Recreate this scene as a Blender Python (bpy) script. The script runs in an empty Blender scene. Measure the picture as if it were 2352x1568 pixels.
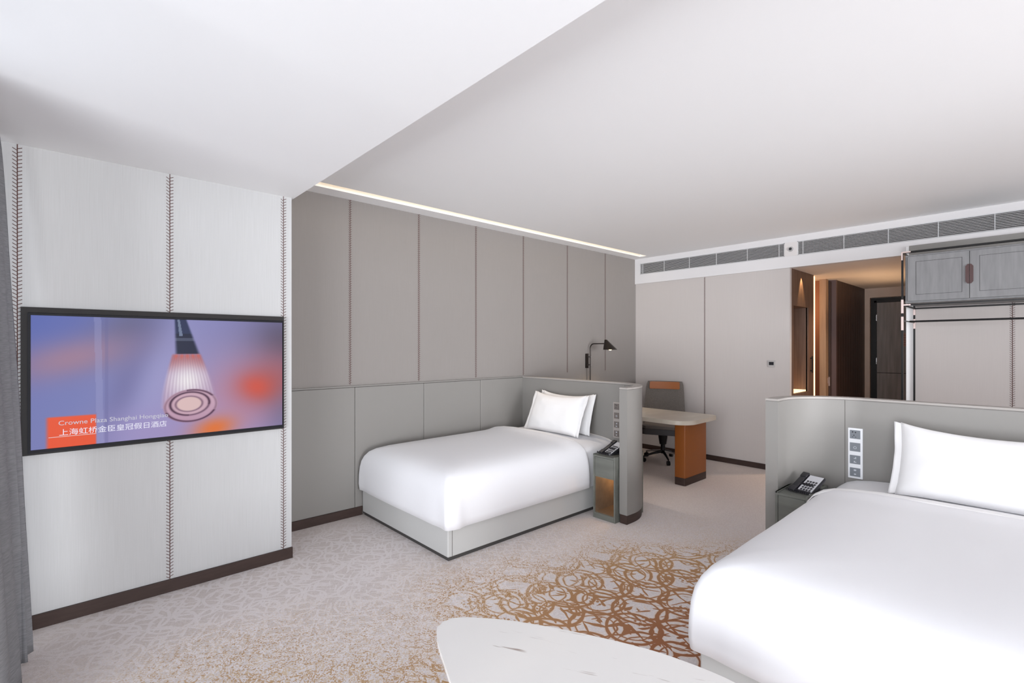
import bpy, bmesh, math, random
from mathutils import Vector, Matrix, noise
PI = math.pi
random.seed(7)
SC = bpy.context.scene
COL = SC.collection

# ---------------------------------------------------------------- camera
cam_d = bpy.data.cameras.new('camera'); cam = bpy.data.objects.new('camera', cam_d); COL.objects.link(cam)
cam_d.sensor_width = 36.0
cam_d.lens = 36.0*1127/2352
cam_d.shift_y = 11/2352.0
cam_d.clip_start = 0.05
cam.location = (0, 0, 1.55)
cam.rotation_euler = (PI/2, 0, math.atan((2405-1176)/1127.0) - PI/2)
SC.camera = cam
# ---------------------------------------------------------------- world, light, exposure
W = bpy.data.worlds.new('world'); SC.world = W; W.use_nodes = True
W.node_tree.nodes['Background'].inputs[0].default_value = (0.80, 0.88, 1.0, 1)
W.node_tree.nodes['Background'].inputs[1].default_value = 1.0
SC.view_settings.view_transform = 'Standard'; SC.view_settings.look = 'None'
SC.view_settings.exposure = 0.0; SC.view_settings.gamma = 1.0; SC.view_settings.use_curve_mapping = False
SC.cycles.max_bounces = 12; SC.cycles.diffuse_bounces = 8

def lamp(name, kind, loc, rot, energy, color, **k):
    d = bpy.data.lights.new(name, kind); d.energy = energy; d.color = color
    for a, v in k.items(): setattr(d, a, v)
    o = bpy.data.objects.new(name, d); o.location = loc; o.rotation_euler = rot; COL.objects.link(o); return o
# daylight through the wide window behind the camera
lamp('window_daylight', 'AREA', (-6.5, -3.0, 0.7), (0, -PI/2, 0), 1480, (0.93, 0.96, 1.0), shape='RECTANGLE', size=5.0, size_y=8.0)
# added unseen fill light from the right, entering by the side wall opening
lamp('side_fill', 'AREA', (0, -10.0, 0.5), (PI/2, 0, 0), 2250, (0.96, 0.97, 1.0), shape='RECTANGLE', size=6.0, size_y=4.5)

# ---------------------------------------------------------------- materials
def mat(name, col, rough=0.6, metal=0.0, bump=None, var=None, spec=0.5, emit=None, estr=0.0, sheen=0.0, coat=0.0):
    m = bpy.data.materials.new(name); m.use_nodes = True
    nt = m.node_tree; b = nt.nodes['Principled BSDF']
    b.inputs['Base Color'].default_value = (*col, 1)
    b.inputs['Roughness'].default_value = rough
    b.inputs['Metallic'].default_value = metal
    b.inputs['Specular IOR Level'].default_value = spec
    if sheen: b.inputs['Sheen Weight'].default_value = sheen
    if coat: b.inputs['Coat Weight'].default_value = coat; b.inputs['Coat Roughness'].default_value = 0.08
    if emit: b.inputs['Emission Color'].default_value = (*emit, 1); b.inputs['Emission Strength'].default_value = estr
    tc = nt.nodes.new('ShaderNodeTexCoord')
    if var:       # (scale xyz, detail, colour2, low, high)
        mp = nt.nodes.new('ShaderNodeMapping'); mp.inputs['Scale'].default_value = var[0]
        nz = nt.nodes.new('ShaderNodeTexNoise'); nz.inputs['Scale'].default_value = 1; nz.inputs['Detail'].default_value = var[1]
        mr = nt.nodes.new('ShaderNodeMapRange'); mr.inputs[1].default_value = var[3]; mr.inputs[2].default_value = var[4]
        mx = nt.nodes.new('ShaderNodeMix'); mx.data_type = 'RGBA'
        mx.inputs[6].default_value = (*col, 1); mx.inputs[7].default_value = (*var[2], 1)
        L = nt.links.new
        L(tc.outputs['Object'], mp.inputs[0]); L(mp.outputs[0], nz.inputs['Vector']); L(nz.outputs[0], mr.inputs[0])
        L(mr.outputs[0], mx.inputs[0]); L(mx.outputs[2], b.inputs['Base Color'])
    if bump:      # (scale xyz, detail, strength, distance)
        mp = nt.nodes.new('ShaderNodeMapping'); mp.inputs['Scale'].default_value = bump[0]
        nz = nt.nodes.new('ShaderNodeTexNoise'); nz.inputs['Scale'].default_value = 1; nz.inputs['Detail'].default_value = bump[1]
        bp = nt.nodes.new('ShaderNodeBump'); bp.inputs['Strength'].default_value = bump[2]; bp.inputs['Distance'].default_value = bump[3]
        L = nt.links.new
        L(tc.outputs['Object'], mp.inputs[0]); L(mp.outputs[0], nz.inputs['Vector']); L(nz.outputs[0], bp.inputs['Height']); L(bp.outputs[0], b.inputs['Normal'])
    return m

M = {}
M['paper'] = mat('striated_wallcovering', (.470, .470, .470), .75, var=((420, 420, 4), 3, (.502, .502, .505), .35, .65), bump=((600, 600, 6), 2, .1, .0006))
M['paper_niche_shaded'] = mat('shaded_niche_wallcovering', (.245, .225, .212), .75, var=((420, 420, 4), 3, (.256, .236, .223), .35, .65))  # wallcovering darkened in its colour for light falling off into the niche
M['paper_end'] = mat('end_wallcovering', (.50, .462, .445), .75, var=((420, 420, 4), 3, (.515, .477, .46), .35, .65))
M['thread'] = mat('brown_red_thread', (.085, .035, .03), .8)
M['plaster'] = mat('white_ceiling_paint', (.90, .90, .905), .9)
M['leather'] = mat('grey_leatherette', (.235, .225, .212), .5, bump=((700, 700, 700), 3, .12, .0006), spec=.35)
M['leather_base'] = mat('pale_grey_leatherette', (.50, .50, .49), .5, bump=((700, 700, 700), 3, .12, .0006), spec=.35)
M['cap'] = mat('grey_cap_leatherette', (.36, .335, .315), .5, spec=.35)
M['seam'] = mat('dark_seam', (.14, .13, .12), .8)
M['skirt'] = mat('dark_brown_skirting', (.042, .026, .022), .5, spec=.25, var=((8, 8, 60), 4, (.054, .034, .029), .3, .7))
M['linen'] = mat('white_bed_linen', (.75, .75, .775), .75, sheen=.2, bump=((900, 900, 900), 2, .08, .0004))
M['cotton'] = mat('white_pillow_cotton', (.80, .795, .80), .75, sheen=.2, bump=((900, 900, 900), 2, .08, .0004))
M['dark_gap'] = mat('dark_plinth', (.05, .047, .045), .6)
M['grey_wood'] = mat('grey_green_veneer', (.10, .105, .092), .42, var=((14, 3, 14), 5, (.155, .16, .142), .3, .7))
M['grey_wood_in'] = mat('brown_veneer', (.14, .10, .07), .45, var=((14, 3, 14), 5, (.19, .14, .10), .3, .7))
M['cab_wood'] = mat('ash_grey_veneer', (.165, .163, .168), .45, var=((30, 30, 4), 6, (.21, .208, .212), .3, .7))
M['black'] = mat('black_metal', (.012, .011, .011), .35, metal=.6)
M['bronze'] = mat('dark_bronze_metal', (.035, .028, .024), .38, metal=.75)
M['rose'] = mat('brushed_rose_metal', (.60, .48, .45), .35, metal=.7)
M['oxblood'] = mat('oxblood_leather', (.05, .012, .011), .4)
M['tv_black'] = mat('tv_bezel', (.012, .012, .016), .5, spec=.12)
M['tv_side'] = mat('tv_outer_frame', (.032, .030, .030), .6, spec=.12)
M['walnut'] = mat('walnut_planks', (.105, .058, .040), .5, var=((40, 40, 2.5), 5, (.15, .088, .062), .3, .7))
M['walnut_dark'] = mat('dark_walnut_planks', (.040, .020, .015), .5, var=((40, 40, 2.5), 5, (.062, .034, .026), .3, .7))
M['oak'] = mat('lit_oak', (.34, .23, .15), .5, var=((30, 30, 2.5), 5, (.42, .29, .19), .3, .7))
M['door_wood'] = mat('smoked_oak_door', (.15, .135, .13), .5, var=((26, 26, 2), 6, (.22, .20, .195), .3, .7))
M['tan_wall'] = mat('beige_lobby_wallcovering', (.47, .38, .32), .7, var=((5, 5, 5), 4, (.52, .42, .36), .3, .7))
M['corr_ceiling'] = mat('lobby_ceiling_paint', (.74, .67, .62), .9)
M['terracotta'] = mat('terracotta_wall', (.32, .14, .08), .6)
M['orange'] = mat('tan_leather', (.25, .070, .008), .45, bump=((500, 500, 500), 3, .1, .0006))
M['desk_top'] = mat('beige_marble', (.46, .41, .34), .3, var=((3, 8, 3), 6, (.54, .49, .42), .35, .65))
M['chair_fab'] = mat('heathered_grey_fabric', (.075, .066, .060), .9, var=((260, 260, 260), 2, (.16, .14, .125), .35, .65))
M['seat_pad'] = mat('dark_seat_leather', (.035, .03, .032), .5)
M['seat_top'] = mat('grey_seat_fabric', (.15, .13, .12), .8)
M['chrome'] = mat('polished_metal', (.65, .65, .66), .2, metal=1)
M['phone'] = mat('black_phone_plastic', (.018, .017, .021), .3)
M['phone_face'] = mat('pale_phone_faceplate', (.55, .55, .58), .4)
M['plate'] = mat('white_switch_plate', (.80, .81, .84), .3)
M['module'] = mat('grey_switch_module', (.19, .205, .23), .35)
M['icon'] = mat('pale_switch_icon', (.55, .57, .62), .4)
M['plate_warm'] = mat('warm_grey_switch_plate', (.33, .30, .28), .35)
M['module_warm'] = mat('brown_grey_switch_module', (.15, .13, .12), .35)
M['vent_slat'] = mat('grey_louvre', (.40, .39, .39), .5)
M['vent_dark'] = mat('vent_back', (.03, .03, .032), .8)
M['vent_frame'] = mat('vent_frame_paint', (.55, .55, .56), .5)
M['bulkhead'] = mat('bulkhead_paint', (.68, .665, .67), .9)
M['curtain'] = mat('grey_linen_curtain', (.175, .177, .19), .9, var=((25, 25, 260), 3, (.235, .237, .25), .35, .65), bump=((40, 40, 300), 2, .2, .001))
M['led'] = mat('warm_led_strip', (1, .9, .7), .5, emit=(1.0, .66, .36), estr=1.7)
M['led_soft'] = mat('warm_led_shelf', (1, .9, .7), .5, emit=(1.0, .62, .28), estr=1.6)
M['bulb'] = mat('warm_bulb', (1, .9, .7), .5, emit=(1.0, .75, .45), estr=6.0)
M['lcd'] = mat('dark_lcd', (.02, .02, .025), .2)
M['card'] = mat('pinkish_notice', (.30, .16, .13), .6)

def marble():
    m = mat('white_marble', (.80, .785, .77), .16, spec=.5)
    nt = m.node_tree; b = nt.nodes['Principled BSDF']; L = nt.links.new
    tc = nt.nodes.new('ShaderNodeTexCoord'); mp = nt.nodes.new('ShaderNodeMapping')
    mp.inputs['Scale'].default_value = (5, 42, 1)
    m_r = nt.nodes.new('ShaderNodeMapping'); m_r.inputs['Rotation'].default_value = (0, 0, math.radians(62))
    L(tc.outputs['Object'], m_r.inputs[0]); L(m_r.outputs[0], mp.inputs[0])
    n1 = nt.nodes.new('ShaderNodeTexNoise'); n1.inputs['Scale'].default_value = 1; n1.inputs['Detail'].default_value = 3
    L(mp.outputs[0], n1.inputs['Vector'])
    r1 = nt.nodes.new('ShaderNodeMapRange'); r1.inputs[1].default_value = .66; r1.inputs[2].default_value = .74
    L(n1.outputs[0], r1.inputs[0])
    n2 = nt.nodes.new('ShaderNodeTexNoise'); n2.inputs['Scale'].default_value = 4.5; n2.inputs['Detail'].default_value = 2
    L(tc.outputs['Object'], n2.inputs['Vector'])
    r2 = nt.nodes.new('ShaderNodeMapRange'); r2.inputs[1].default_value = .45; r2.inputs[2].default_value = .6
    L(n2.outputs[0], r2.inputs[0])
    mu = nt.nodes.new('ShaderNodeMath'); mu.operation = 'MULTIPLY'; L(r1.outputs[0], mu.inputs[0]); L(r2.outputs[0], mu.inputs[1])
    n3 = nt.nodes.new('ShaderNodeTexNoise'); n3.inputs['Scale'].default_value = 2.0; n3.inputs['Detail'].default_value = 4
    L(tc.outputs['Object'], n3.inputs['Vector'])
    m0 = nt.nodes.new('ShaderNodeMix'); m0.data_type = 'RGBA'; L(n3.outputs[0], m0.inputs[0])
    m0.inputs[6].default_value = (.77, .75, .74, 1); m0.inputs[7].default_value = (.85, .84, .82, 1)
    mx = nt.nodes.new('ShaderNodeMix'); mx.data_type = 'RGBA'; L(mu.outputs[0], mx.inputs[0]); L(m0.outputs[2], mx.inputs[6])
    mx.inputs[7].default_value = (.22, .14, .11, 1); L(mx.outputs[2], b.inputs['Base Color'])
    return m
M['marble'] = marble()

def carpet():
    m = bpy.data.materials.new('patterned_carpet'); m.use_nodes = True
    nt = m.node_tree; N = nt.nodes.new; L = nt.links.new; b = nt.nodes['Principled BSDF']
    b.inputs['Roughness'].default_value = .95; b.inputs['Specular IOR Level'].default_value = .15
    tc = N('ShaderNodeTexCoord'); P = tc.outputs['Object']
    def val(x, s):
        if isinstance(x, (int, float)): s.default_value = x
        else: L(x, s)
    def math_(op, a, c=None, d=None, clamp=False):
        n = N('ShaderNodeMath'); n.operation = op; n.use_clamp = clamp
        val(a, n.inputs[0])
        if c is not None: val(c, n.inputs[1])
        if d is not None: val(d, n.inputs[2])
        return n.outputs[0]
    def rng(x, a, c, lo=0., hi=1., smooth=False):
        n = N('ShaderNodeMapRange')
        if smooth: n.interpolation_type = 'SMOOTHSTEP'
        val(x, n.inputs[0]); n.inputs[1].default_value = a; n.inputs[2].default_value = c; n.inputs[3].default_value = lo; n.inputs[4].default_value = hi
        return n.outputs[0]
    def mapping(loc=(0, 0, 0), rot=0, sc=(1, 1, 1), src=P):
        n = N('ShaderNodeMapping'); n.inputs['Rotation'].default_value = (0, 0, rot); L(src, n.inputs[0])
        n2 = N('ShaderNodeMapping'); n2.inputs['Location'].default_value = loc; n2.inputs['Scale'].default_value = sc
        L(n.outputs[0], n2.inputs[0]); return n2.outputs[0]
    def noise_(vec, sc, det=2, out=0):
        n = N('ShaderNodeTexNoise'); n.inputs['Scale'].default_value = sc; n.inputs['Detail'].default_value = det; L(vec, n.inputs['Vector']); return n.outputs[out]
    def vor(vec, sc, rand, feat='F1', out=0, dim='2D'):
        n = N('ShaderNodeTexVoronoi'); n.voronoi_dimensions = dim; n.feature = feat; n.inputs['Scale'].default_value = sc; n.inputs['Randomness'].default_value = rand
        L(vec, n.inputs['Vector']); return n.outputs[out]
    def band(d, c, w, soft=.012):
        a = math_('ABSOLUTE', math_('SUBTRACT', d, c))
        return rng(a, w, w+soft, 1., 0.)
    def mx_(f, a, c):
        n = N('ShaderNodeMix'); n.data_type = 'RGBA'; val(f, n.inputs[0])
        for v, s in ((a, n.inputs[6]), (c, n.inputs[7])):
            if isinstance(v, tuple): s.default_value = (*v, 1)
            else: L(v, s)
        return n.outputs[2]
    # wobble so that the arcs look drawn
    wn = N('ShaderNodeTexNoise'); wn.inputs['Scale'].default_value = 6; L(P, wn.inputs['Vector'])
    vs = N('ShaderNodeVectorMath'); vs.operation = 'SUBTRACT'; L(wn.outputs['Color'], vs.inputs[0]); vs.inputs[1].default_value = (.5, .5, .5)
    vm = N('ShaderNodeVectorMath'); vm.operation = 'MULTIPLY_ADD'; L(vs.outputs[0], vm.inputs[0]); vm.inputs[1].default_value = (.05, .05, 0); L(P, vm.inputs[2])
    Q = vm.outputs[0]
    parts = []; wide = []
    for i, (sc, rot, off, c, w) in enumerate(((3.2, .3, (0, 0, 0), .50, .027), (3.2, .3, (.5, .45, 0), .47, .027))):
        d = vor(mapping(off, rot, (sc, sc, 1), Q), 1.0, .45)
        parts.append(band(d, c, w)); wide.append(band(d, c, w+.022))
        parts.append(band(d, c-.13, .010)); wide.append(band(d, c-.13, .028))
    # short strokes crossing the rings
    for rot, off in ((.5, (0, 0, 0)), (2.0, (3, 1, 0)), (1.2, (7, 5, 0))):
        n = noise_(mapping(off, rot, (7, 34, 1), Q), 1.0, 0)
        parts.append(rng(n, .672, .69)); wide.append(rng(n, .645, .665))
    # little petals
    fl = vor(mapping((0, 0, 0), .3, (2.9, 2.9, 1), Q), 1.0, .45)
    pet = math_('MULTIPLY', rng(vor(Q, 34, .5), .30, .36, 1., 0.), rng(fl, .14, .17, 1., 0.))
    parts.append(pet); outl = wide[0]
    for p in wide[1:]: outl = math_('MAXIMUM', outl, p)
    pat = parts[0]
    for p in parts[1:]: pat = math_('MAXIMUM', pat, p)
    # where the golden figure fades in and out
    def zone(cx, cy, rx, ry, rot=0):
        mpv = mapping((0, 0, 0), 0, (1, 1, 1), P)
        sx = N('ShaderNodeVectorMath'); sx.operation = 'SUBTRACT'; L(mpv, sx.inputs[0]); sx.inputs[1].default_value = (cx, cy, 0)
        m2 = mapping((0, 0, 0), rot, (1, 1, 0), sx.outputs[0])
        dv = N('ShaderNodeVectorMath'); dv.operation = 'DIVIDE'; L(m2, dv.inputs[0]); dv.inputs[1].default_value = (rx, ry, 1)
        ln = N('ShaderNodeVectorMath'); ln.operation = 'LENGTH'; L(dv.outputs[0], ln.inputs[0]); return ln.outputs['Value']
    z1 = zone(2.35, 1.1, 1.55, 1.45)
    z2 = zone(.55, 1.9, 1.35, 1.25)
    big = noise_(P, 1.3, 2)
    fine = vor(P, 170, 1.0, out=1); fsep = N('ShaderNodeSeparateColor'); L(fine, fsep.inputs[0]); rnd = fsep.outputs[0]; rnd2 = fsep.outputs[1]
    bn = math_('MULTIPLY', math_('SUBTRACT', big, .5), .7)
    dith = math_('MULTIPLY', math_('SUBTRACT', rnd, .5), .42)
    g1 = rng(math_('ADD', math_('ADD', z1, bn), dith), .80, .98, 1., 0.)
    g2 = rng(math_('ADD', math_('ADD', z2, bn), dith), .62, .80, 1., 0.)
    gold = math_('MULTIPLY', pat, math_('MAXIMUM', g1, math_('MULTIPLY', g2, rng(rnd2, .45, .55, 0., .75))))
    # scattered specks in the transition
    h1 = rng(math_('ADD', z1, bn), .75, 1.5, 1., 0.); h2 = rng(math_('ADD', z2, bn), .5, 1.15, 1., 0.)
    halo = math_('MAXIMUM', h1, h2)
    inside = math_('MULTIPLY', halo, math_('SUBTRACT', 1., g1, clamp=True))
    speck = math_('MULTIPLY', rng(rnd2, .56, .60), math_('MULTIPLY', inside, .62))
    base = mx_(rnd, (.63, .575, .57), (.74, .69, .685))
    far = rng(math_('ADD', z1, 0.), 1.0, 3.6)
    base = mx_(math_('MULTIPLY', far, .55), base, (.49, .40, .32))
    leafA = noise_(mapping((1, 2, 0), .6, (7, 42, 1), Q), 1.0, 0); leafB = noise_(mapping((5, 3, 0), 2.1, (7, 42, 1), Q), 1.0, 0)
    la1 = band(vor(mapping((0, 0, 0), .3, (4.2, 4.2, 1), Q), 1.0, .45), .50, .03); la2 = band(vor(mapping((.5, .45, 0), .3, (4.2, 4.2, 1), Q), 1.0, .45), .46, .03)
    leaf = math_('MAXIMUM', math_('MAXIMUM', la1, la2), math_('MAXIMUM', rng(leafA, .60, .62), rng(leafB, .61, .63)))
    lz = rng(zone(1.5, 3.2, 1.7, 1.0, .3), .75, 1.15, 1., 0.)
    base = mx_(math_('MULTIPLY', math_('MULTIPLY', leaf, lz), .5), base, (.84, .80, .81))
    col = mx_(speck, base, (.58, .40, .19))
    deep = rng(z1, .2, .85)
    gcol = mx_(deep, (.32, .135, .068), (.46, .28, .14))
    rim = math_('MULTIPLY', math_('MULTIPLY', g1, outl), .7)
    col = mx_(rim, col, (.72, .58, .48))
    col = mx_(gold, col, gcol)
    L(col, b.inputs['Base Color'])
    bp = N('ShaderNodeBump'); bp.inputs['Strength'].default_value = .35; bp.inputs['Distance'].default_value = .003
    L(vor(P, 260, 1.0), bp.inputs['Height']); L(bp.outputs[0], b.inputs['Normal'])
    return m
M['carpet'] = carpet()

# ---------------------------------------------------------------- helpers
def empty(name, loc=(0, 0, 0), rz=0, label=None, cat=None, group=None):
    o = bpy.data.objects.new(name, None); o.location = loc; o.rotation_euler = (0, 0, rz); COL.objects.link(o)
    o.empty_display_size = .1
    tag(o, label, cat, group); return o
def tag(o, label=None, cat=None, group=None, kind=None):
    if label: o['label'] = label
    if cat: o['category'] = cat
    if group: o['group'] = group
    if kind: o['kind'] = kind
    return o
def obj(name, bm, m, parent=None, smooth=False, auto=None):
    bmesh.ops.recalc_face_normals(bm, faces=bm.faces)
    me = bpy.data.meshes.new(name); bm.to_mesh(me); bm.free()
    for x in (m if isinstance(m, (list, tuple)) else [m]): me.materials.append(M[x] if isinstance(x, str) else x)
    o = bpy.data.objects.new(name, me); COL.objects.link(o)
    if parent: o.parent = parent
    if smooth or auto:
        for p in me.polygons: p.use_smooth = True
    if auto:
        me.set_sharp_from_angle(angle=math.radians(auto))
    return o
def struct(name, bm, m, **k):
    o = obj(name, bm, m, **k); o['kind'] = 'structure'; return o
def B(): return bmesh.new()
def box(bm, a, b, bev=0, seg=2, mi=0, rot=None):
    x0, y0, z0 = [min(p, q) for p, q in zip(a, b)]; x1, y1, z1 = [max(p, q) for p, q in zip(a, b)]
    v = [bm.verts.new(p) for p in ((x0, y0, z0), (x1, y0, z0), (x1, y1, z0), (x0, y1, z0), (x0, y0, z1), (x1, y0, z1), (x1, y1, z1), (x0, y1, z1))]
    fs = [bm.faces.new([v[i] for i in q]) for q in ((3, 2, 1, 0), (4, 5, 6, 7), (0, 1, 5, 4), (1, 2, 6, 5), (2, 3, 7, 6), (3, 0, 4, 7))]
    for f in fs: f.material_index = mi
    if rot is not None:
        bmesh.ops.transform(bm, matrix=rot, verts=v)
    if bev:
        es = list({e for f in fs for e in f.edges})
        r = bmesh.ops.bevel(bm, geom=es, offset=bev, segments=seg, affect='EDGES', profile=.5)
        for f in r['faces']: f.material_index = mi
    return bm
def prism(bm, pts, z0, z1, bev=0, seg=3, mi=0):
    lo = [bm.verts.new((x, y, z0)) for x, y in pts]; hi = [bm.verts.new((x, y, z1)) for x, y in pts]
    n = len(pts); side = []
    f0 = bm.faces.new(lo[::-1]); f1 = bm.faces.new(hi)
    for i in range(n):
        side.append(bm.faces.new((lo[i], lo[(i+1) % n], hi[(i+1) % n], hi[i])))
    for f in side+[f0, f1]: f.material_index = mi
    if bev:
        es = list(f0.edges)+list(f1.edges)
        r = bmesh.ops.bevel(bm, geom=es, offset=bev, segments=seg, affect='EDGES')
        for f in r['faces']: f.material_index = mi
    return bm
def tube(bm, pts, r, n=12, mi=0, cap=True):
    pts = [Vector(p) for p in pts]; rs = r if isinstance(r, (list, tuple)) else [r]*len(pts)
    rings = []
    up = None
    for i, p in enumerate(pts):
        t = (pts[min(i+1, len(pts)-1)]-pts[max(i-1, 0)]).normalized()
        if up is None:
            up = Vector((0, 0, 1)) if abs(t.z) < .9 else Vector((1, 0, 0))
        a = t.cross(up).normalized(); bb = a.cross(t).normalized(); up = bb
        rings.append([bm.verts.new(p + (a*math.cos(2*PI*k/n)+bb*math.sin(2*PI*k/n))*rs[i]) for k in range(n)])
    for i in range(len(rings)-1):
        for k in range(n):
            f = bm.faces.new((rings[i][k], rings[i][(k+1) % n], rings[i+1][(k+1) % n], rings[i+1][k])); f.material_index = mi
    if cap:
        for q in (rings[0][::-1], rings[-1]): f = bm.faces.new(q); f.material_index = mi
    return bm
def arc(c, r, a0, a1, n): return [(c[0]+r*math.cos(a0+(a1-a0)*i/n), c[1]+r*math.sin(a0+(a1-a0)*i/n)) for i in range(n+1)]
def rpoly(corners, radii, n=8):
    """polygon with rounded corners"""
    out = []; N_ = len(corners)
    for i in range(N_):
        p = Vector(corners[i]); a = Vector(corners[i-1])-p; b = Vector(corners[(i+1) % N_])-p
        r = radii[i] if isinstance(radii, (list, tuple)) else radii
        if r <= 0: out.append(tuple(p)); continue
        ang = a.angle(b); d = r/math.tan(ang/2); a.normalize(); b.normalize()
        c = p + (a+b).normalized()*(r/math.sin(ang/2))
        s = p+a*d-c; e = p+b*d-c; s0 = math.atan2(s.y, s.x); e0 = math.atan2(e.y, e.x)
        dd = e0-s0
        while dd > PI: dd -= 2*PI
        while dd < -PI: dd += 2*PI
        for k in range(n+1): out.append((c.x+r*math.cos(s0+dd*k/n), c.y+r*math.sin(s0+dd*k/n)))
    return out

def stitch(bm, plane, c, s, z0, z1, mi=1, pitch=.0205, out=.0012, w=.019):
    """herringbone stitching on a wall; plane 'y': wall faces -y at y=c, seam at x=s ; plane 'x': wall faces -x at x=c, seam at y=s"""
    def P(u, z, o):
        return (s+u, c-o, z) if plane == 'y' else (c-o, s-u, z)
    def quad(p):
        f = bm.faces.new([bm.verts.new(q) for q in p]); f.material_index = mi
    h = .0022
    quad([P(-h, z0, out), P(h, z0, out), P(h, z1, out), P(-h, z1, out)])
    n = int((z1-z0)/pitch)
    for i in range(n):
        z = z0+(i+.3)*pitch
        t = .0021
        for sg, dz, zo in ((-1, .0125, 0), (1, .008, pitch*.45)):
            quad([P(0, z+zo-t, out*1.3), P(0, z+zo+t, out*1.3), P(sg*w, z+zo+dz+t, out*1.3), P(sg*w, z+zo+dz-t, out*1.3)])

# ---------------------------------------------------------------- room shell
H1, H2, YT, YN, XE, XS = 2.64, 2.885, 3.755, 4.295, 6.53, 1.262
HC = 2.505   # lobby ceiling
YR = -5.6
bm = B(); box(bm, (-.6, YR-.1, -.05), (10.0, 4.5, 0)); struct('floor', bm, 'carpet')
bm = B()
box(bm, (XS, YR, H2), (6.7, 3.995, H2+.05)); box(bm, (XS, 4.108, H2), (6.7, 4.5, H2+.05))          # raised ceiling with light slot
box(bm, (6.36, 3.995, H2), (6.7, 4.108, H2+.05))
box(bm, (XS, 3.95, H2+.16), (6.7, 4.25, H2+.2)); box(bm, (XS, 3.94, H2+.05), (6.7, 3.96, H2+.2)); box(bm, (XS, 4.2, H2+.05), (6.7, 4.22, H2+.2))
box(bm, (-.6, YR, H1), (XS, 4.5, H1+.3))                                                              # dropped soffit
struct('ceiling', bm, 'plaster')
bm = B(); box(bm, (-.6, YT, 0), (1.244, 4.5, H1))
for x in (-.178, .503, 1.187): stitch(bm, 'y', YT, x, .078, H1)
struct('wall_tv', bm, ['paper', 'thread'])
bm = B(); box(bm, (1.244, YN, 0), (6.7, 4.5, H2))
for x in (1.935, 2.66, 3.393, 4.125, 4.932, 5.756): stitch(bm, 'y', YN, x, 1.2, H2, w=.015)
struct('wall_niche', bm, ['paper_niche_shaded', 'thread'])
bm = B(); box(bm, (XE, 2.116, 0), (XE+.06, 4.5, HC+.01))
stitch(bm, 'x', XE, 3.19, .07, HC, w=.012)
struct('wall_end', bm, ['paper_end', 'thread'])
# bulkhead with recess for the air vents
bm = B()
box(bm, (6.51, YR, HC), (6.6, 4.5, 2.642)); box(bm, (6.51, YR, 2.812), (6.6, 4.5, H2+.02)); box(bm, (6.585, YR, 2.6), (6.6, 4.5, 2.85))
box(bm, (6.51, 4.205, 2.642), (6.6, 4.5, 2.812)); box(bm, (6.51, 2.025, 2.642), (6.6, 2.171, 2.812)); box(bm, (6.51, YR, 2.642), (6.6, -.2, 2.812))
struct('trim_1', bm, 'bulkhead')
# wall with the tall window behind the camera, and the side wall, out of the picture
bm = B()
box(bm, (-.6, YR, 0), (-.45, YT, .08)); box(bm, (-.6, YR, 2.6), (-.45, YT, H1)); box(bm, (-.6, 3.35, 0), (-.45, YT, H1)); box(bm, (-.6, YR, 0), (-.45, -1.2, H1))
struct('wall_window', bm, 'plaster')
bm = B()
for y in (-1.2, .3, 1.8, 3.3): box(bm, (-.56, y-.03, .08), (-.50, y+.03, 2.6))
box(bm, (-.56, -1.2, .08), (-.5, 3.35, .13)); box(bm, (-.56, -1.2, 2.55), (-.5, 3.35, 2.6))
struct('window_1', bm, 'bronze')
bm = B(); box(bm, (-.6, YR-.15, 0), (6.7, YR, .3)); box(bm, (-.6, YR-.15, 2.6), (6.7, YR, H2+.05)); box(bm, (-.6, YR-.15, 0), (-.3, YR, H2)); box(bm, (3.2, YR-.15, 0), (6.7, YR, H2))
struct('wall_right', bm, 'plaster')  # opening added here to let the side fill light in

# partition behind the hanging cabinet
bm = B(); box(bm, (6.49, YR, 0), (6.62, .985, 2.585))
stitch(bm, 'x', 6.49, .217, 0, 2.585, w=.018)
struct('wall_partition', bm, ['paper_end', 'thread'])
bm = B(); box(bm, (6.475, .925, 0), (6.489, .992, 2.585), bev=.002); struct('trim_2', bm, 'plaster')
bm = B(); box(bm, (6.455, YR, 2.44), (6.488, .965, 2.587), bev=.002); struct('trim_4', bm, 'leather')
# baseboards
bm = B(); box(bm, (-.45, YT-.016, 0), (1.248, YT, .078), bev=.002); struct('baseboard_tv', bm, 'skirt')
bm = B(); box(bm, (1.244, YN-.03, 0), (2.04, YN, .078), bev=.002); box(bm, (4.18, YN-.016, 0), (XE, YN, .075), bev=.002); struct('baseboard_niche', bm, 'skirt')
bm = B(); box(bm, (XE-.016, 2.13, 0), (XE, YN, .068), bev=.002); struct('baseboard_end', bm, 'skirt')

# wainscot panels on the niche wall
t = empty('wainscot', (1.244, YN, 0), 0, 'grey padded low wall panelling running along the niche wall beside the far bed', 'wall panelling')
edges = [1.26, 1.973, 2.706, 3.443, 4.105]
for a, b in zip(edges[:-1], edges[1:]):
    bm = B(); box(bm, (a+.002-1.244, -.022, .078), (b-.002-1.244, -.001, 1.175), bev=.004); obj('panel', bm, 'leather', t)
bm = B(); box(bm, (.0, -.012, .078), (2.86, -.0005, 1.17)); obj('backing', bm, 'seam', t)
bm = B(); box(bm, (.005, -.028, 1.178), (2.86, -.001, 1.192), bev=.003); obj('cap_rail', bm, 'leather', t)

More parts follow.
